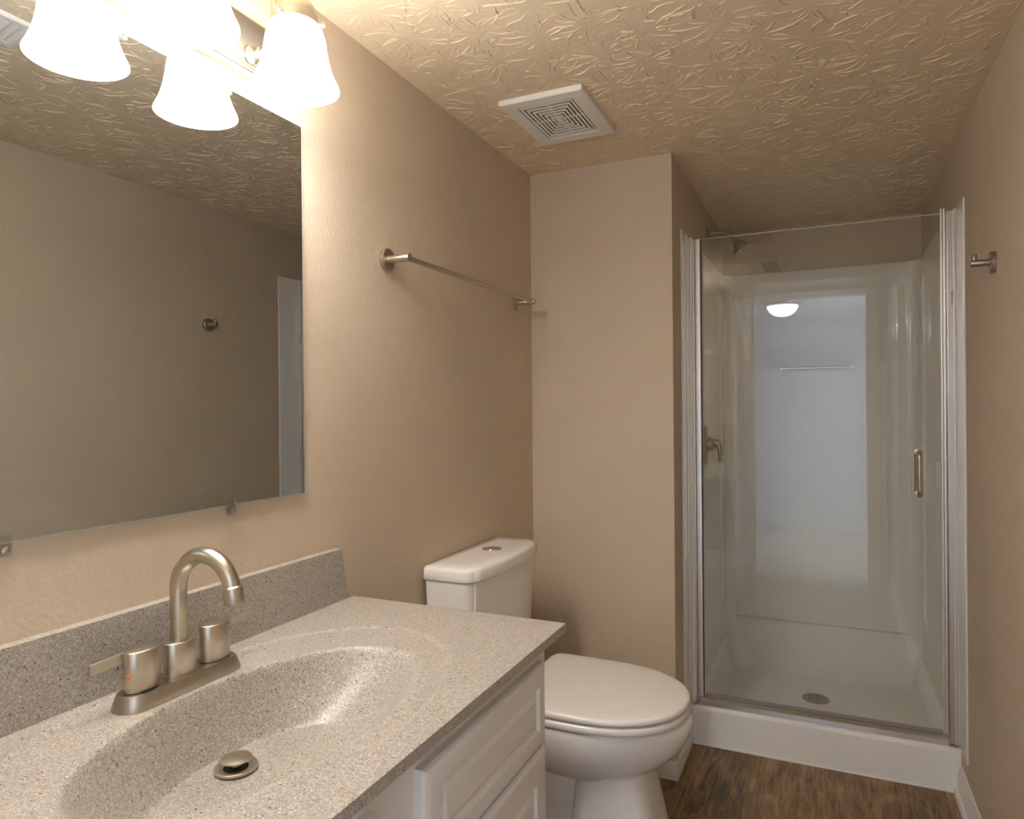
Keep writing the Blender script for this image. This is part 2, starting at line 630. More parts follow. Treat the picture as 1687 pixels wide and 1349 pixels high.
ys = [Y0 + 0.014 * (1 - math.cos(PI / 2 * i / 6)) for i in range(6)] + [Y0 + 0.014 + (Y1 - Y0 - 0.014) * i / NY for i in range(NY + 1)]
xs = [X0 + (X1 - X0) * i / NX for i in range(NX + 1)]
gv = [[bm.verts.new((x, y, base_z(x, y))) for x in xs] for y in ys]
for j in range(len(ys) - 1):
    for i in range(NX):
        bm.faces.new([gv[j][i], gv[j][i + 1], gv[j + 1][i + 1], gv[j + 1][i]])
fl = [bm.verts.new((x, Y0 + 0.0, 0.0)) for x in xs]
for i in range(NX):
    bm.faces.new([fl[i], fl[i + 1], gv[0][i + 1], gv[0][i]])
bk = [bm.verts.new((x, Y1, 0.0)) for x in xs]
for i in range(NX):
    bm.faces.new([gv[-1][i], gv[-1][i + 1], bk[i + 1], bk[i]])
for side in (0, NX):
    col = [g[side] for g in gv]
    bm.faces.new([fl[side]] + col + [bk[side]])
bm.faces.new([fl[0], fl[-1], bk[-1], bk[0]])
mb.build('base_pan', m_acr, base, 40)
mb = MB().tube([(XR + 0.004, YF - 0.001, 0.002), ((XR + R) / 2, YF - 0.0015, 0.001), (R - 0.004, YF - 0.001, 0.002)], 0.004, 8)
mb.build('caulk_bead', m_caulk, base)

dr = thing('shower_drain', 'round steel drain strainer set in the white shower floor', 'drain', (DRX, DRY, 0.05))
mb = MB()
zt = base_z(DRX, DRY) + 0.004
rr = 0.0515
# ring with a recessed floor, and a lattice over it
mb.lathe([(0.034, -0.001), (0.034, 0.0015), (0.036, 0.003), (0.047, 0.0025), (rr, 0.0), (rr, -0.006), (0.034, -0.006)], (DRX, DRY, zt), n=48, cap0=False, cap1=False)
for k in range(-3, 4):
    o = k * 0.0105
    hl = math.sqrt(0.035 ** 2 - o * o)
    mb.box(DRX + o - 0.0025, DRX + o + 0.0025, DRY - hl, DRY + hl, zt - 0.003, zt + 0.0016)
    mb.box(DRX - hl, DRX + hl, DRY + o - 0.0025, DRY + o + 0.0025, zt - 0.003, zt + 0.0012)
mb.build('strainer', m_steel, dr, 30)
MB().lathe([(0.034, -0.004), (0.034, -0.003)], (DRX, DRY, zt), n=32).build('drain_shade_disc', m_dark, dr)  # flat dark disc, painted shade under the lattice

# surround: left, back and right panels with coved corners, rims and a flange onto the walls
ST = 1.862
BI = 3.43          # inner face of the rear panel
LI, RI = 0.526, R - 0.018
mb = MB()
# rear panel with nested rounded insets: outlines in (x,z)
def ring2(x0, x1, z0, z1, r, y, n=8):
    return [Vector((a, y, b)) for a, b in rrect(x0, x1, z0, z1, r, n)]
rc = 0.004
loops = [ring2(LI - 0.012, RI + 0.012, 0.239, ST, 0.006, YS - 0.004), ring2(LI - 0.012, RI + 0.012, 0.239, ST, 0.006, BI + 0.006),
         ring2(LI - 0.010, RI + 0.010, 0.242, ST - 0.006, 0.008, BI),
         ring2(LI + 0.030, RI - 0.070, 0.246, 1.772, 0.030, BI), ring2(LI + 0.036, RI - 0.076, 0.248, 1.766, 0.028, BI + 0.007),
         ring2(LI + 0.046, RI - 0.086, 0.250, 1.756, 0.026, BI + 0.009),
         ring2(LI + 0.100, RI - 0.110, 0.252, 1.440, 0.024, BI + 0.009), ring2(LI + 0.104, RI - 0.114, 0.254, 1.434, 0.022, BI + 0.013),
         ring2(LI + 0.13, RI - 0.14, 0.258, 1.40, 0.02, BI + 0.0135)]
mb.loft(loops, True, True)
mb.build('rear_panel', m_acr, sur, 50)
def side_panel(x_in, x_out, sgn):
    mb = MB()
    r = 0.045
    # plan outline: front edge, inner face, coved rear corner
    pts = [(x_out, YF + 0.004), (x_in - sgn * 0.004, YF + 0.004), (x_in, YF + 0.010), (x_in, BI - r)]
    for i in range(1, 9):
        a = PI / 2 * i / 8
        pts.append((x_in + sgn * r * (1 - math.cos(a)), BI - r + r * math.sin(a)))
    pts.append((x_in + sgn * r, BI + 0.012))
    pts.append((x_out, BI + 0.012))
    # raised vertical rib near the back
    lo = [Vector((x, y, 0.150)) for x, y in pts]
    mid = [Vector((x, y, ST - 0.008)) for x, y in pts]
    hi = [Vector((x - sgn * 0.004 if abs(x - x_out) > 0.003 else x, y, ST)) for x, y in pts]
    mb.loft([lo, mid, hi], True, True)
    for yb in (3.24, 3.30):
        mb.tube([(x_in, yb, 0.32), (x_in + sgn * 0.002, yb, 0.40), (x_in + sgn * 0.002, yb, 1.70), (x_in, yb, 1.78)], [0.002, 0.007, 0.007, 0.002], 10)
    return mb
mb = side_panel(LI, XR + 0.001, 1)
mb.box(XR, XR + 0.006, 2.440, YF + 0.004, 0.006, ST, bev=0.002)
# embossed pad around the valve
mb.loft([[Vector((LI - 0.001 + d, a, b)) for a, b in rrect(2.70 + k, 3.16 - k, 0.92 + k, 1.30 - k, 0.09)] for k, d in ((0, 0), (0.006, 0.006), (0.02, 0.008))], True, True)
mb.build('left_panel', m_acr, sur, 40)
mb = side_panel(RI, R - 0.001, -1)
mb.box(R - 0.006, R, 2.455, YF + 0.004, 0.150, ST, bev=0.002)
mb.build('right_panel', m_acr, sur, 40)
# small bar moulded across the rear panel
by = BI - 0.028
mb = MB().tube([(0.782, by, 1.409), (1.074, by, 1.409)], 0.0075, 14)
for x in (0.784, 1.072):
    mb.tube([(x, BI + 0.012, 1.409), (x, by, 1.409)], 0.007, 12)
o = mb.build('towel_rail', m_chrome, sur, 40)
o['label'] = 'thin metal rail'

# shower door frame and door
fr = thing('shower_door_frame', 'polished aluminium jambs and sill track holding the glass shower door', 'door frame', ((XR + R) / 2, 2.605, 0.14))
mb = MB()
mb.box(XR + 0.005, XR + 0.020, 2.590, 2.640, 0.150, ST - 0.006, bev=0.0015)
mb.box(XR + 0.0065, XR + 0.0095, 2.508, 2.5895, 0.150, ST - 0.006, bev=0.001)
mb.build('left_jamb', m_stile, fr, 30)
mb = MB()
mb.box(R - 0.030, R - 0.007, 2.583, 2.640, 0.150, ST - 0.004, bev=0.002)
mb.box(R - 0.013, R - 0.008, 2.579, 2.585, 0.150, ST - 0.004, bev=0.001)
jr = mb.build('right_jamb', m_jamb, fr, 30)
MB().box(R - 0.0215, R - 0.0165, 2.579, 2.5835, 1.555, 1.60, bev=0.001).build('strike_screw', m_nickd, jr)
sill = [(2.590, 0.1385), (2.592, 0.158), (2.600, 0.163), (2.604, 0.160), (2.606, 0.160), (2.606, 0.166), (2.609, 0.168), (2.626, 0.166), (2.632, 0.150), (2.650, 0.1385)]
MB().prism([(XR + 0.031, y, z) for y, z in sill], (R - 0.031 - XR - 0.031, 0, 0)).build('sill_track', m_chrome, fr, 25)

GY = 2.614
dor = thing('shower_door', 'frameless clear glass shower door with small pull handle', 'shower door', (0.93, GY, 0.17))
GL, GR = 0.548, 1.314
MB().box(GL, GR, GY - 0.003, GY + 0.003, 0.178, 1.857).build('glass_panel', m_glass, dor, None)
MB().box(GL + 0.006, GR - 0.0065, GY - 0.003, GY + 0.003, 1.8571, 1.8585).build('polished_edge', m_edge, dor, None)
mb = MB()
xm, hwid = (XR + 0.021 + GL + 0.001) / 2, (GL + 0.001 - XR - 0.021) / 2
mb.prism([(xm - hwid, GY - 0.0034, 0.170)] + [(xm + hwid * math.cos(a), GY - 0.011 - 0.002 * math.sin(a), 0.170) for a in [PI - PI * i / 16 for i in range(17)]] + [(xm + hwid, GY - 0.0034, 0.170)], (0, 0, 1.687))
mb.box(XR + 0.021, GL - 0.0005, GY - 0.0035, GY + 0.010, 0.170, 1.857)
mb.build('hinge_stile', m_stile, dor, 30)
MB().box(GL + 0.0012, GL + 0.0040, GY - 0.008, GY - 0.0032, 0.172, 1.855).build('stile_seal', m_dark, dor, None)
mb = MB()
mb.box(GR - 0.006, GR - 0.001, GY - 0.011, GY - 0.0035, 0.174, 1.872, bev=0.0015)
mb.box(GR + 0.001, R - 0.031, GY - 0.011, GY + 0.008, 0.174, 1.872, bev=0.0015)
mb.build('latch_stile', m_stile, dor, 30)
MB().box(GL + 0.007, GR - 0.007, GY - 0.007, GY + 0.007, 0.169, 0.1775, bev=0.001).build('bottom_sweep', m_gasket, dor)
mb = MB()
mb.box(GR - 0.022, GR - 0.0065, GY - 0.0075, GY - 0.0032, 0.965, 1.052, bev=0.001)
mb.build('latch_plate', m_nick, dor)
mb = MB()
hx, z0, z1, q = 1.243, 0.945, 1.083, 0.016
def dpull(sg):
    yo = GY + sg * 0.036
    yi = GY + sg * 0.003
    p = [(hx, yi, z0)] + arc((hx, yo - sg * q, z0 + q), q, -PI / 2, 0, (0, sg, 0), (0, 0, 1), 8)[0:] + \
        arc((hx, yo - sg * q, z1 - q), q, 0, PI / 2, (0, sg, 0), (0, 0, 1), 8) + [(hx, yi, z1)]
    return p
for sg in (-1, 1):
    mb.tube(dpull(sg), 0.0078, 16)
    for z in (z0, z1):
        mb.lathe([(0.012, 0.003), (0.012, 0.006), (0.009, 0.007)], (hx, GY, z), (0, sg, 0), 20)
mb.build('pull_handle', m_nick, dor, 40)

# shower head on its bent arm
SY, SZ = 3.03, 1.977
sh = thing('showerhead', 'satin nickel showerhead on bent arm above the white stall', 'showerhead', (XR, SY, SZ))
MB().lathe([(0.030, 0.0005), (0.030, 0.003), (0.022, 0.010), (0.012, 0.014)], (XR, SY, SZ), (1, 0, 0), 32).build('flange', m_nickd, sh, 40)
p = [(XR + 0.008, SY, SZ), (XR + 0.055, SY, SZ)] + arc((XR + 0.055, SY, SZ - 0.06), 0.06, PI / 2, PI / 5, (1, 0, 0), (0, 0, 1), 10)
pe = Vector(p[-1])
dd = Vector((math.sin(PI / 5), 0, -math.cos(PI / 5)))
dd = Vector((0.59, 0, -0.81))
p.append(pe + dd * 0.02)
MB().tube(p, 0.0085, 16).build('arm', m_nickd, sh, 40)
MB().lathe([(0.012, 0.0), (0.014, 0.006), (0.013, 0.016), (0.020, 0.026), (0.034, 0.046), (0.038, 0.052), (0.038, 0.062), (0.034, 0.065)], pe + dd * 0.012, dd, 36).build('spray_head', m_nickd, sh, 40)

# shower valve
VY, VZ = 2.80, 1.085
va = thing('shower_valve', 'satin nickel single lever shower valve on the left surround panel', 'shower valve', (LI, VY, VZ))
VX = LI + 0.0075
MB().loft([[Vector((VX + d, VY + a * k, VZ + b * k)) for a, b in [(0.052 * math.cos(2 * PI * i / 48), 0.078 * math.sin(2 * PI * i / 48)) for i in range(48)]] for k, d in ((1, 0), (1, 0.003), (0.9, 0.008), (0.5, 0.011))], True, True).build('escutcheon', m_nickd, va, 40)
MB().lathe([(0.030, 0.008), (0.028, 0.022), (0.022, 0.034), (0.012, 0.040)], (VX, VY, VZ + 0.005), (1, 0, 0), 32).build('valve_hub', m_nickd, va, 40)
MB().tube([(VX + 0.02, VY, VZ + 0.012), (VX + 0.038, VY, VZ + 0.012), (VX + 0.050, VY, VZ + 0.002), (VX + 0.055, VY, VZ - 0.02), (VX + 0.055, VY, VZ - 0.05), (VX + 0.057, VY, VZ - 0.066)], [0.014, 0.014, 0.012, 0.0105, 0.009, 0.006], 16).build('lever', m_nickd, va, 60)

# ------------------------------------------------------------------ toilet
TY = 1.757
to = thing('toilet', 'white two-piece toilet with closed seat lid against the left wall', 'toilet', (0.35, TY, 0))
def tank_ring(x0, xf, hw, z, bow=0.026, r=0.03, n=6):
    # plan outline: straight rear, rounded corners, bowed front
    pts = []
    pts += [Vector((x0, TY - hw + 0.006, z)), Vector((x0 + 0.006, TY - hw, z))]
    xs_ = xf - bow
    for i in range(n + 1):
        a = -PI / 2 + (PI / 2 - 0.2) * i / n
        pts.append(Vector((xs_ - r + r * math.cos(a), TY - hw + r + r * math.sin(a), z)))
    for i in range(1, 24):
        t = -1 + 2 * i / 24
        yy = TY + t * (hw - 0.008)
        pts.append(Vector((xs_ + bow * (1 - t * t), yy, z)))
    for i in range(n + 1):
        a = 0.2 + (PI / 2 - 0.2) * i / n
        pts.append(Vector((xs_ - r + r * math.cos(a), TY + hw - r + r * math.sin(a), z)))
    pts += [Vector((x0 + 0.006, TY + hw, z)), Vector((x0, TY + hw - 0.006, z))]
    return pts
MB().loft([tank_ring(0.014, 0.150, 0.190, 0.455), tank_ring(0.012, 0.156, 0.196, 0.475), tank_ring(0.012, 0.172, 0.220, 0.78), tank_ring(0.012, 0.172, 0.220, 0.7925)], True, True).build('tank', m_porc, to, 30)
MB().loft([tank_ring(0.010, 0.172, 0.219, 0.7945), tank_ring(0.008, 0.177, 0.2245, 0.7955), tank_ring(0.008, 0.178, 0.226, 0.800), tank_ring(0.009, 0.1765, 0.2245, 0.820),
           tank_ring(0.011, 0.1735, 0.222, 0.8275), tank_ring(0.016, 0.166, 0.215, 0.8305), tank_ring(0.04, 0.13, 0.17, 0.8315, 0.02)], True, True).build('tank_lid', m_porc, to, 60)
o = MB().lathe([(0.029, 0.830), (0.029, 0.8335), (0.026, 0.8345), (0.024, 0.8342), (0.0235, 0.835), (0.0, 0.8355)], (0.086, 1.785, 0), n=36, cap1=False).build('flush_button', m_chrome, to, 40)
o['label'] = 'round chrome flush button'
EB = dict(ef=2.0, eb=3.2)
XC = 0.36
def bowl_ring(z, xf, xb, b, ef=2.0, eb=3.0):
    return egg(XC, TY, xf - XC, XC - xb, b, z, ef, eb)
MB().loft([bowl_ring(0.300, 0.545, 0.26, 0.112, 2.4), bowl_ring(0.318, 0.560, 0.24, 0.126, 2.2), bowl_ring(0.335, 0.588, 0.22, 0.150), bowl_ring(0.355, 0.613, 0.20, 0.168),
           bowl_ring(0.380, 0.634, 0.19, 0.181), bowl_ring(0.405, 0.648, 0.185, 0.190), bowl_ring(0.430, 0.656, 0.18, 0.195), bowl_ring(0.446, 0.657, 0.175, 0.196),
           bowl_ring(0.454, 0.652, 0.18, 0.193), bowl_ring(0.4555, 0.63, 0.19, 0.18)], True, True).build('bowl', m_porc, to, 60)
mb = MB()
def ped_ring(z, xf, xb, b, e=4.0):
    xc = (xf + xb) / 2
    return egg(xc, TY, xf - xc, xc - xb, b, z, e, e)
mb.loft([ped_ring(0.0, 0.612, 0.33, 0.132), ped_ring(0.02, 0.608, 0.335, 0.130), ped_ring(0.12, 0.590, 0.352, 0.122), ped_ring(0.22, 0.568, 0.362, 0.115), ped_ring(0.32, 0.548, 0.366, 0.110, 3.0)], True, True)
mb.loft([ped_ring(0.0, 0.40, 0.06, 0.125), ped_ring(0.018, 0.40, 0.062, 0.121), ped_ring(0.03, 0.40, 0.07, 0.085), ped_ring(0.20, 0.40, 0.09, 0.075), ped_ring(0.225, 0.40, 0.09, 0.098, 3),
         ped_ring(0.27, 0.40, 0.08, 0.108, 3), ped_ring(0.34, 0.40, 0.06, 0.115, 3), ped_ring(0.42, 0.40, 0.05, 0.15, 3), ped_ring(0.454, 0.40, 0.02, 0.17, 4)], True, True)
mb.build('pedestal', m_porc, to, 50)
def seat_ring(z, g, back=0.212):
    return egg(0.40, TY, 0.25 - g, 0.40 - back - g, 0.200 - g, z, 2.15, 12.0, 128)
MB().loft([seat_ring(0.4590, 0.014), seat_ring(0.4595, 0.003), seat_ring(0.462, 0.0005), seat_ring(0.4735, 0.0005), seat_ring(0.4772, 0.003), seat_ring(0.478, 0.014)], True, True).build('seat', m_seat, to, 60)
mb = MB().loft([seat_ring(0.4826, 0.016), seat_ring(0.4830, 0.003), seat_ring(0.4845, 0.001), seat_ring(0.4940, 0.001), seat_ring(0.4975, 0.0035), seat_ring(0.4990, 0.010), seat_ring(0.5005, 0.04), seat_ring(0.5015, 0.10)], True, True)
lid = mb.build('seat_lid', m_seat, to, 60)
for s in (-1, 1):
    MB().tube([(0.205, TY + s * 0.085, 0.478), (0.205, TY + s * 0.115, 0.478)], 0.011, 16).build('hinge', m_seat, lid, 40)

# ------------------------------------------------------------------ vanity cabinet
CF = 0.479
VY0, VY1 = 0.207, 1.212
van = thing('vanity_cabinet', 'white vanity cabinet with raised panel fronts under the speckled sink top', 'cabinet', (0.24, YC, 0))
mb = MB()
mb.box(0.002, CF, VY0, VY0 + 0.018, 0.09, 0.8115)
mb.box(0.002, CF, VY1 - 0.018, VY1, 0.09, 0.8115)
mb.box(CF - 0.019, CF, VY0 + 0.018, VY1 - 0.018, 0.09, 0.8115)
mb.box(0.002, CF - 0.019, VY0 + 0.018, VY1 - 0.018, 0.09, 0.108)
mb.box(0.002, CF - 0.06, VY0 + 0.001, VY1 - 0.001, 0.0, 0.09)
mb.build('carcass', m_cab, van, 30)
def raised_panel(y0, y1, z0, z1, field=0.038):
    mb = MB()
    L = [(0, 0.0), (0.0, 0.011), (0.003, 0.015), (0.010, 0.0185), (0.014, 0.019), (field, 0.019), (field + 0.004, 0.0135), (field + 0.010, 0.0135), (field + 0.020, 0.0175)]
    mb.loft([[Vector((CF + h, a, b)) for a, b in ((y0 + o, z0 + o), (y1 - o, z0 + o), (y1 - o, z1 - o), (y0 + o, z1 - o))] for o, h in L], True, True)
    return mb
for y0, y1 in ((0.270, 0.655), (0.758, 1.176)):
    raised_panel(y0, y1, 0.6245, 0.772, 0.034).build('drawer_front', m_cab, van, 20)
    raised_panel(y0, y1, 0.135, 0.619, 0.050).build('door', m_cab, van, 20)

# ------------------------------------------------------------------ vanity top with moulded basin
ZC = 0.829
CY0, CY1, CD = 0.205, 1.233, 0.515
top = thing('countertop', 'speckled beige vanity top with moulded oval basin and backsplash', 'countertop', (0.26, YC, ZC - 0.02))
LX, LY, LA, LB = 0.2757, 0.721, 0.1507, 0.2733
GXc, GYc, GA, GB = 0.247, 0.727, 0.2218, 0.3623
DX, DY, DEP = 0.206, 0.721, 0.1265
def bowl_t(x, y):
    lo, hi = 0.0, 1.6
    for _ in range(18):
        t = (lo + hi) / 2
        cx, cy = DX + (LX - DX) * t, DY + (LY - DY) * t
        if ((x - cx) / (LA * t + 1e-9)) ** 2 + ((y - cy) / (LB * t + 1e-9)) ** 2 > 1:
            lo = t
        else:
            hi = t
    return (lo + hi) / 2
def top_z(x, y):
    z = ZC
    g = math.sqrt(((x - GXc) / GA) ** 2 + ((y - GYc) / GB) ** 2)
    if g < 1.06:
        z -= 0.0026 * (1 - sstep(0.972, 0.998, g))
        z += 0.0006 * math.exp(-((g - 1.010) / 0.014) ** 2)
        if abs(g - 1) > 0.9 or g < 1.0:
            t = bowl_t(x, y)
            if t < 1.25:
                u = (1.0 - t)
                k = 0.010
                soft = k * math.log1p(math.exp(min(40, u / k)))       # rounded lip
                f = 1 - (1 - min(1.0, soft / 0.96)) ** 2.6
                z -= DEP * f
    return z
mb = MB()
bm = mb.bm
nx, ny = 150, 270
xs = [CD * i / nx for i in range(nx + 1)]
ys = [CY0 + (CY1 - CY0) * j / ny for j in range(ny + 1)]
gv = [[bm.verts.new((x, y, top_z(x, y))) for x in xs] for y in ys]
for j in range(ny):
    for i in range(nx):
        bm.faces.new([gv[j][i], gv[j][i + 1], gv[j + 1][i + 1], gv[j + 1][i]])
loop = [gv[0][i] for i in range(nx + 1)] + [gv[j][nx] for j in range(1, ny + 1)] + [gv[ny][i] for i in range(nx - 1, -1, -1)] + [gv[j][0] for j in range(ny - 1, 0, -1)]
lowv = [bm.verts.new((v.co.x, v.co.y, ZC - 0.0165)) for v in loop]
for i in range(len(loop)):
    bm.faces.new([loop[i], lowv[i], lowv[(i + 1) % len(loop)], loop[(i + 1) % len(loop)]])
mb.build('counter_basin', m_stone, top, 42)
spl = [(CY0, ZC - 0.001), (1.2335, ZC - 0.001), (1.2335, ZC + 0.0005), (1.224, ZC + 0.002), (1.217, ZC + 0.006), (1.213, ZC + 0.014), (1.195, 0.9385), (1.193, 0.9405), (CY0, 0.9405)]
MB().prism([(0.0005, y, z) for y, z in spl], (0.0185, 0, 0)).build('backsplash', m_stone, top, 30, bevel=0.0015)
zd = top_z(DX, DY)
dn = MB().lathe([(0.017, 0.0012), (0.020, 0.0022), (0.027, 0.0040), (0.0295, 0.0032), (0.0295, 0.0), (0.017, -0.001)], (DX, DY, zd + 0.003), n=44, cap0=False, cap1=False).build('drain_flange', m_nick, top, 40)
MB().lathe([(0.0172, 0.0), (0.0172, 0.0008)], (DX, DY, zd + 0.003), n=30).build('throat_shade_disc', m_dark, dn, 40)  # thin dark disc standing in for the shade inside the drain
MB().lathe([(0.006, 0.0), (0.006, 0.0085), (0.019, 0.009), (0.0212, 0.0102), (0.0208, 0.0122), (0.012, 0.0146), (0.0, 0.0156)], (DX, DY, zd + 0.0055), n=44, cap1=False).build('stopper', m_nick, dn, 40)

# ------------------------------------------------------------------ faucet
FX, FY = 0.085, 0.731
ZT = ZC - 0.002
fa = thing('faucet', 'brushed nickel two-handle gooseneck faucet behind the oval basin', 'faucet', (FX, FY, ZT))
def stad(hl, hw, z, n=14):
    pts = []
    for i in range(n + 1):
        a = PI * i / n
        pts.append(Vector((FX + hw * math.cos(a), FY + (hl - hw) + hw * math.sin(a), z)))
    for i in range(n + 1):
        a = PI + PI * i / n
        pts.append(Vector((FX + hw * math.cos(a), FY - (hl - hw) + hw * math.sin(a), z)))
    return pts
MB().loft([stad(0.105, 0.0295, ZT - 0.001), stad(0.105, 0.0295, ZT + 0.002), stad(0.0985, 0.0245, ZT + 0.019), stad(0.0965, 0.023, ZT + 0.021)], True, True).build('base_plate', m_nickd, fa, 40)
def oval(cx, cy, a, b, z, n=40):
    return [Vector((cx + a * math.cos(2 * PI * i / n), cy + b * math.sin(2 * PI * i / n), z)) for i in range(n)]
def body(cy, z0, z1, a=0.0175, b=0.0265):
    return MB().loft([oval(FX, cy, a * 0.97, b * 0.97, z0), oval(FX, cy, a, b, z0 + 0.0015), oval(FX, cy, a, b, z1 - 0.002), oval(FX, cy, a - 0.0008, b - 0.0008, z1 - 0.0006), oval(FX, cy, a - 0.002, b - 0.002, z1)], True, True)
body(FY, ZT + 0.019, 0.8975).build('spout_collar', m_nick, fa, 40)
AR = 0.0555
pth = [(FX - 0.003, FY, 0.892), (FX - 0.003, FY, 0.93), (FX - 0.003, FY, 0.972)] + arc((FX - 0.003 + AR, FY, 0.972), AR, PI, 0.16, (1, 0, 0), (0, 0, 1), 30)
spo = MB().tube(pth, 0.0122, 24).build('spout', m_nick, fa, 60)
pe, pd = Vector(pth[-1]), (Vector(pth[-1]) - Vector(pth[-2])).normalized()
MB().lathe([(0.0122, -0.006), (0.0142, -0.004), (0.0145, 0.0), (0.0145, 0.018), (0.0138, 0.019), (0.011, 0.019), (0.011, 0.014)], pe, pd, 28, True, True).build('aerator', m_nick, spo, 40)
for s in (-1, 1):
    cy = FY + s * 0.064
    hb = body(cy, ZT + 0.022, 0.905).build('handle', m_nick, fa, 40)
    y0 = cy + s * 0.014
    y1 = cy + s * 0.071
    mb = MB()
    xl = FX - 0.009
    mb.prism([(xl - 0.002, y0, 0.8895), (xl + 0.003, y0, 0.8895), (xl + 0.003, y0, 0.9045), (xl - 0.002, y0, 0.9045)], (0, y1 - y0, -0.002))
    mb.build('lever', m_nick, hb, 30, bevel=0.0008)
    if s < 0:
        MB().lathe([(0.0030, 0), (0.0030, 0.0015), (0.002, 0.002)], (FX + 0.006, cy - 0.0245, 0.873), (0.25, -1, 0), 16).build('hot_mark', m_red, hb)
MB().lathe([(0.020, 0.0), (0.020, 0.004)], (FX, FY - 0.064, ZT + 0.019), n=24).build('handle_seat', m_dark, fa)

# ------------------------------------------------------------------ mirror and its clips
MY0, MY1, MZ0, MZ1 = 0.345, 1.094, 1.0722, 1.8117
mi = thing('wall_mirror', 'large frameless rectangular mirror on the wall above the sink', 'mirror', (0.0, YC, MZ0))
MB().box(0.001, 0.006, MY0, MY1, MZ0, MZ1).build('mirror_pane', m_mirror, mi, None)
mb = MB()
for b in ((0.0005, 0.0062, MY1, MY1 + 0.0012, MZ0, MZ1), (0.0005, 0.0062, MY0, MY1 + 0.0012, MZ0 - 0.0012, MZ0), (0.0005, 0.0062, MY0, MY1 + 0.0012, MZ1, MZ1 + 0.0012)):
    mb.box(*b)
mb.build('ground_edge', m_mback, mi, None)
clips = [((0.533, MZ0, -1), 'clear mirror clip under the bottom edge at the left'), ((0.905, MZ0, -1), 'clear mirror clip under the bottom edge near its right end'),
         ((0.905, MZ1, 1), 'clear mirror clip on the top edge beside the right lamp shade'), ((0.702, MZ1, 1), 'clear mirror clip on the top edge behind the middle lamp shade')]
for (y, z, s), lab in clips:
    c = thing('mirror_clip', lab, 'clip', (0.0, y, z), 'clear clips holding the mirror')
    mb = MB()
    za, zb = sorted((z - s * 0.009, z + s * 0.018))
    mb.box(0.0068, 0.0098, y - 0.0085, y + 0.0085, za, zb, bev=0.0008)
    zc, zd_ = sorted((z + s * 0.0022, z + s * 0.018))
    mb.box(0.0008, 0.0068, y - 0.0085, y + 0.0085, zc, zd_, bev=0.0005)
    mb.build('clip_body', m_clear, c, 30)
    mb = MB().lathe([(0.0052, 0.0), (0.0052, 0.0008), (0.003, 0.0024), (0.0, 0.0026)], (0.0099, y, z + s * 0.0105), (1, 0, 0), 20, cap1=False)
    mb.build('screw', m_steel, c, 40)

# ------------------------------------------------------------------ vanity light bar
LXs = 0.1275
li = thing('vanity_light', 'brushed nickel vanity light bar with lit frosted bell shades above the mirror', 'light fixture', (0.0, YC, 1.905))
PY0, PY1 = YC - 0.300, YC + 0.300
prof = [(0.0, 1.8500), (0.010, 1.8500), (0.012, 1.8530), (0.013, 1.860), (0.0165, 1.8605), (0.0165, 1.8650), (0.0185, 1.8655), (0.0185, 1.8700), (0.0205, 1.8705), (0.0205, 1.8750), (0.0225, 1.8755)]
prof = prof + [(x, 2 * 1.905 - z) for x, z in prof[::-1]]
MB().prism([(x + 0.0005, PY0, z) for x, z in prof], (0, PY1 - PY0, 0)).build('back_plate', m_plate, li, 25)
shade_prof = [(0.0365, 0.113), (0.0415, 0.109), (0.0465, 0.101), (0.0500, 0.090), (0.0520, 0.078), (0.0540, 0.064), (0.0565, 0.050), (0.0600, 0.036), (0.0645, 0.023), (0.0695, 0.011), (0.0735, 0.003), (0.0742, 0.000)]
inner = [(r - 0.0028, h) for r, h in shade_prof[::-1]]
ZR = 1.803
for k, sy in enumerate((0.486, 0.715, 0.944)):
    ax, az = 0.0795, 1.885
    pth = [(0.0235, sy, az), (ax - 0.028, sy, az)] + arc((ax - 0.028, sy, az + 0.028), 0.028, -PI / 2, 0, (1, 0, 0), (0, 0, 1), 10) + [(ax, sy, 1.975)] + \
        arc(((ax + LXs) / 2, sy, 1.985), (LXs - ax) / 2, PI, 0, (1, 0, 0), (0, 0, 1), 16) + [(LXs, sy, 1.95)]
    arm = MB().tube(pth, 0.0062, 16).build('arm', m_nick, li, 60)
    MB().lathe([(0.016, 0.0), (0.016, 0.004), (0.010, 0.009), (0.0085, 0.016), (0.0085, 0.022)], (0.0232, sy, az), (1, 0, 0), 24).build('arm_collar', m_nick, arm, 40)
    MB().lathe([(0.008, 0.151), (0.026, 0.148), (0.033, 0.143), (0.0345, 0.136), (0.0345, 0.130), (0.0365, 0.129), (0.0385, 0.127), (0.0385, 0.106), (0.030, 0.106)], (LXs, sy, ZR), n=36).build('socket_cup', m_nick, li, 40)
    for a in (0.6, 0.6 + 2 * PI / 3, 0.6 + 4 * PI / 3):
        d = Vector((math.cos(a), math.sin(a), 0))
        MB().lathe([(0.0025, 0.036), (0.0025, 0.045), (0.005, 0.045), (0.005, 0.050), (0.0, 0.050)], Vector((LXs, sy, ZR + 0.116)), d, 12).build('thumbscrew', m_nick, li, 30)
    sh_ = MB().lathe(shade_prof + inner, (LXs, sy, ZR), n=56, cap0=False, cap1=False).build('shade', m_shade, li, 60)
    MB().lathe([(0.011, 0.095), (0.012, 0.080), (0.020, 0.066), (0.027, 0.052), (0.0285, 0.042), (0.026, 0.030), (0.018, 0.021), (0.006, 0.0175), (0.0, 0.0172)], (LXs, sy, ZR), n=28, cap1=False).build('bulb', m_bulb, sh_, 60)

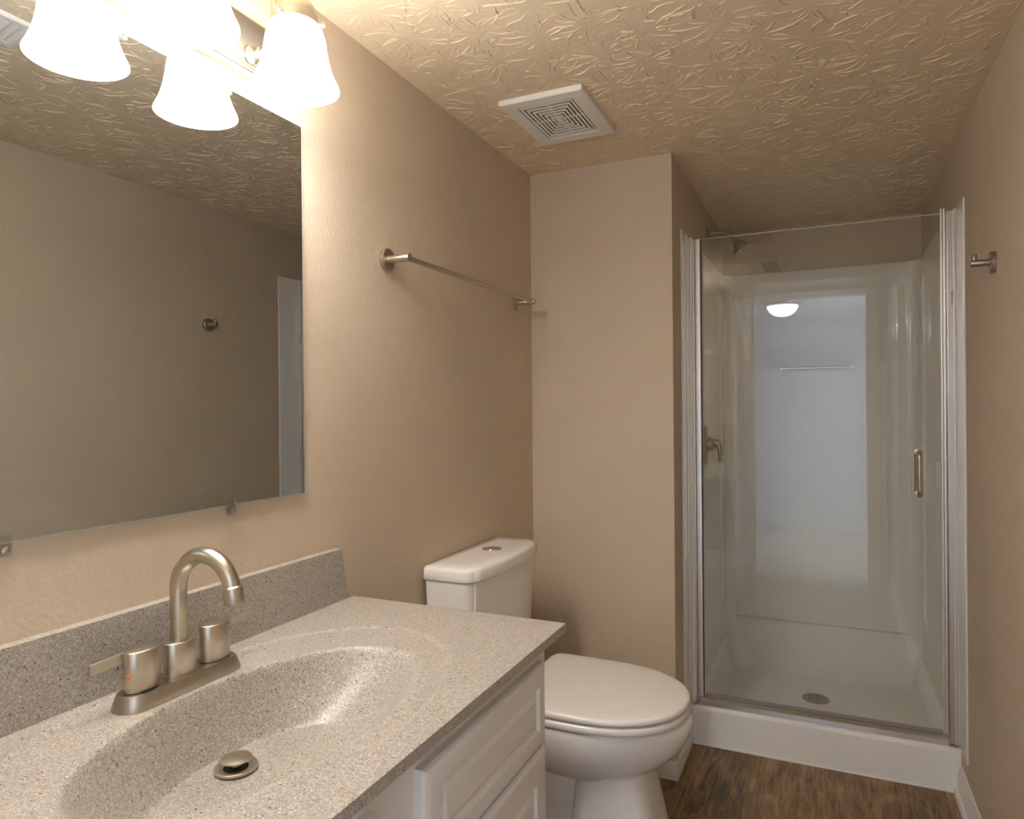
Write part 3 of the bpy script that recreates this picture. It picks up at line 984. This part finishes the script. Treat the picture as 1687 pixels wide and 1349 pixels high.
# ------------------------------------------------------------------ towel bar, robe hook, towel ring
def rosette(mb, base, axis, r=0.0245, t=0.011):
    return mb.lathe([(r, 0.0003), (r, t - 0.0015), (r - 0.0015, t), (0.0, t)], base, axis, 36, True, False)
tb = thing('towel_bar', 'brushed nickel towel bar mounted on the left wall above the toilet', 'towel bar', (0.0, 1.78, 1.60))
ZB = 1.601
for y in (1.392, 2.165):
    rosette(MB(), (0, y, ZB), (1, 0, 0), 0.027, 0.012).build('rosette', m_nick, tb, 40)
    MB().lathe([(0.0098, 0.0115), (0.0098, 0.069), (0.009, 0.070), (0.0, 0.070)], (0, y, ZB), (1, 0, 0), 28, True, False).build('post', m_nick, tb, 40)
MB().tube([(0.060, 1.395, ZB), (0.060, 2.163, ZB)], 0.0062, 18).build('bar', m_nick, tb, 40)

hk = thing('robe_hook', 'brushed nickel peg robe hook on the right wall beside the shower', 'robe hook', (R, 2.05, 1.60))
HYk, HZ = 2.055, 1.592
rosette(MB(), (R, HYk, HZ), (-1, 0, 0), 0.0265, 0.012).build('rosette', m_nickd, hk, 40)
MB().lathe([(0.0088, 0.0115), (0.0088, 0.051), (0.008, 0.052), (0.0, 0.052)], (R, HYk, HZ), (-1, 0, 0), 28, True, False).build('post', m_nickd, hk, 40)
MB().lathe([(0.006, 0.004), (0.006, 0.021), (0.005, 0.0225), (0.0, 0.023)], (R - 0.0435, HYk, HZ), (0, 0, 1), 24, True, False).build('peg', m_nickd, hk, 40)

tr = thing('towel_ring', 'brushed nickel towel ring reflected in the shower glass beside the doorway', 'towel ring', (0.17, -0.03, 1.62))
rosette(MB(), (0.17, -0.03, 1.635), (0, 1, 0), 0.024, 0.011).build('rosette', m_nick, tr, 40)
MB().lathe([(0.009, 0.0108), (0.009, 0.045), (0.0, 0.046)], (0.17, -0.03, 1.635), (0, 1, 0), 24, True, False).build('post', m_nick, tr, 40)
MB().tube([(0.17 + 0.072 * math.sin(2 * PI * i / 48), 0.008, 1.558 + 0.072 * math.cos(2 * PI * i / 48)) for i in range(49)], 0.0042, 10).build('ring', m_nick, tr, 60)

sw = thing('switch_plate', 'white double light switch plate on the doorway wall, seen reflected', 'light switch', (0.31, -0.03, 1.17))
MB().box(0.250, 0.372, -0.03, -0.0245, 1.115, 1.235, bev=0.002).build('plate', m_vent, sw, 30)
for x in (0.288, 0.334):
    MB().box(x - 0.005, x + 0.005, -0.0245, -0.014, 1.166, 1.188, bev=0.0015).build('toggle', m_vent, sw, 30)

# ------------------------------------------------------------------ exhaust fan grille on the ceiling
GX0, GX1, GY0_, GY1_ = 0.158, 0.397, 1.705, 2.026
ZG = 2.066
ex = thing('exhaust_fan', 'white square louvred exhaust fan grille on the textured ceiling', 'exhaust fan', ((GX0 + GX1) / 2, (GY0_ + GY1_) / 2, H))
gcx, gcy = (GX0 + GX1) / 2, (GY0_ + GY1_) / 2
hx_, hy_ = (GX1 - GX0) / 2, (GY1_ - GY0_) / 2
def rect(o, z, hx=None, hy=None):
    a, b = hx_ - o, hy_ - o
    return [Vector((gcx - a, gcy - b, z)), Vector((gcx + a, gcy - b, z)), Vector((gcx + a, gcy + b, z)), Vector((gcx - a, gcy + b, z))]
mb = MB()
mb.loft([rect(0.0, H), rect(0.0, ZG + 0.003), rect(0.003, ZG), rect(0.040, ZG), rect(0.0405, ZG + 0.003), rect(0.0405, H)], False, False)
mb.build('frame', m_vent, ex, 30)
B('fan_shade_sheet', m_dark, ex, GX0 + 0.0406, GX1 - 0.0406, GY0_ + 0.0406, GY1_ - 0.0406, H - 0.003, H - 0.0005)  # flat dark sheet, shade between the louvres put into its colour
n_r = 7
sx, sy_ = (hx_ - 0.0405), (hy_ - 0.0405)
for i in range(n_r):
    f0 = 1 - i / n_r
    f1 = 1 - (i + 0.60) / n_r
    def rq(f, z):
        a, b = sx * f, sy_ * f
        return [Vector((gcx - a, gcy - b, z)), Vector((gcx + a, gcy - b, z)), Vector((gcx + a, gcy + b, z)), Vector((gcx - a, gcy + b, z))]
    mb = MB()
    if i < n_r - 1:
        mb.loft([rq(f0 - 0.04, ZG + 0.001), rq(f1 - 0.04, ZG + 0.001), rq(f1 - 0.04, ZG + 0.0025), rq(f0 - 0.04, ZG + 0.0025), rq(f0 - 0.04, ZG + 0.001)], False, False)
    else:
        mb.loft([rq(f0 - 0.03, ZG + 0.006), rq(f0 - 0.03, ZG + 0.001), rq(f0 * 0.4, ZG + 0.0005)], True, True)
    mb.build('louvre', m_vent, ex, 30)
mb = MB()
mb.box(gcx - 0.003, gcx + 0.003, GY0_ + 0.04, GY1_ - 0.04, ZG + 0.004, ZG + 0.009)
mb.box(GX0 + 0.04, GX1 - 0.04, gcy - 0.003, gcy + 0.003, ZG + 0.004, ZG + 0.009)
mb.build('cross_rib', m_vent, ex, 30)

# louvred air register, seen in the mirror
RX0, RX1, RY0, RY1 = 0.602, 0.742, 0.62, 0.965
rg = thing('ceiling_register', 'white louvred air register on the ceiling, seen in the mirror corner', 'air register', ((RX0 + RX1) / 2, (RY0 + RY1) / 2, H))
mb = MB()
def rr_(o, z):
    return [Vector((RX0 + o, RY0 + o, z)), Vector((RX1 - o, RY0 + o, z)), Vector((RX1 - o, RY1 - o, z)), Vector((RX0 + o, RY1 - o, z))]
mb.loft([rr_(0, H), rr_(0, H - 0.003), rr_(0.006, H - 0.007), rr_(0.022, H - 0.007), rr_(0.022, H)], False, False)
mb.build('frame', m_vent, rg, 30)
B('duct_shade_sheet', m_gasket, rg, RX0 + 0.0222, RX1 - 0.0222, RY0 + 0.0222, RY1 - 0.0222, H - 0.0022, H - 0.0005)  # flat grey sheet painting the shade behind the blades
nb = 15
for k in range(nb):
    y = RY0 + 0.030 + (RY1 - RY0 - 0.075) * k / (nb - 1)
    MB().prism([(RX0 + 0.0225, y, H - 0.0025), (RX0 + 0.0225, y + 0.003, H - 0.0025), (RX0 + 0.0225, y + 0.016, H - 0.009), (RX0 + 0.0225, y + 0.013, H - 0.009)], (RX1 - RX0 - 0.045, 0.014, 0)).build('blade', m_vent, rg, 30)

# dome light in the hall behind the doorway
dl = thing('dome_light', 'lit dome ceiling light seen reflected in the shower glass', 'ceiling light', (0.65, -0.76, H))
o = MB().lathe([(0.150, 0.0), (0.150, -0.012), (0.142, -0.026), (0.128, -0.034), (0.118, -0.036)], (0.65, -0.76, H), n=48).build('pan', m_nick, dl, 40)
MB().lathe([(0.120, -0.0365), (0.116, -0.055), (0.102, -0.080), (0.078, -0.102), (0.045, -0.117), (0.012, -0.123), (0.0, -0.1235)], (0.65, -0.76, H), n=48, cap1=False).build('glass_bowl', m_dome, dl, 60)
MB().lathe([(0.010, -0.120), (0.012, -0.128), (0.006, -0.136), (0.0, -0.137)], (0.65, -0.76, H), n=20, cap1=False).build('finial', m_nick, dl, 60)
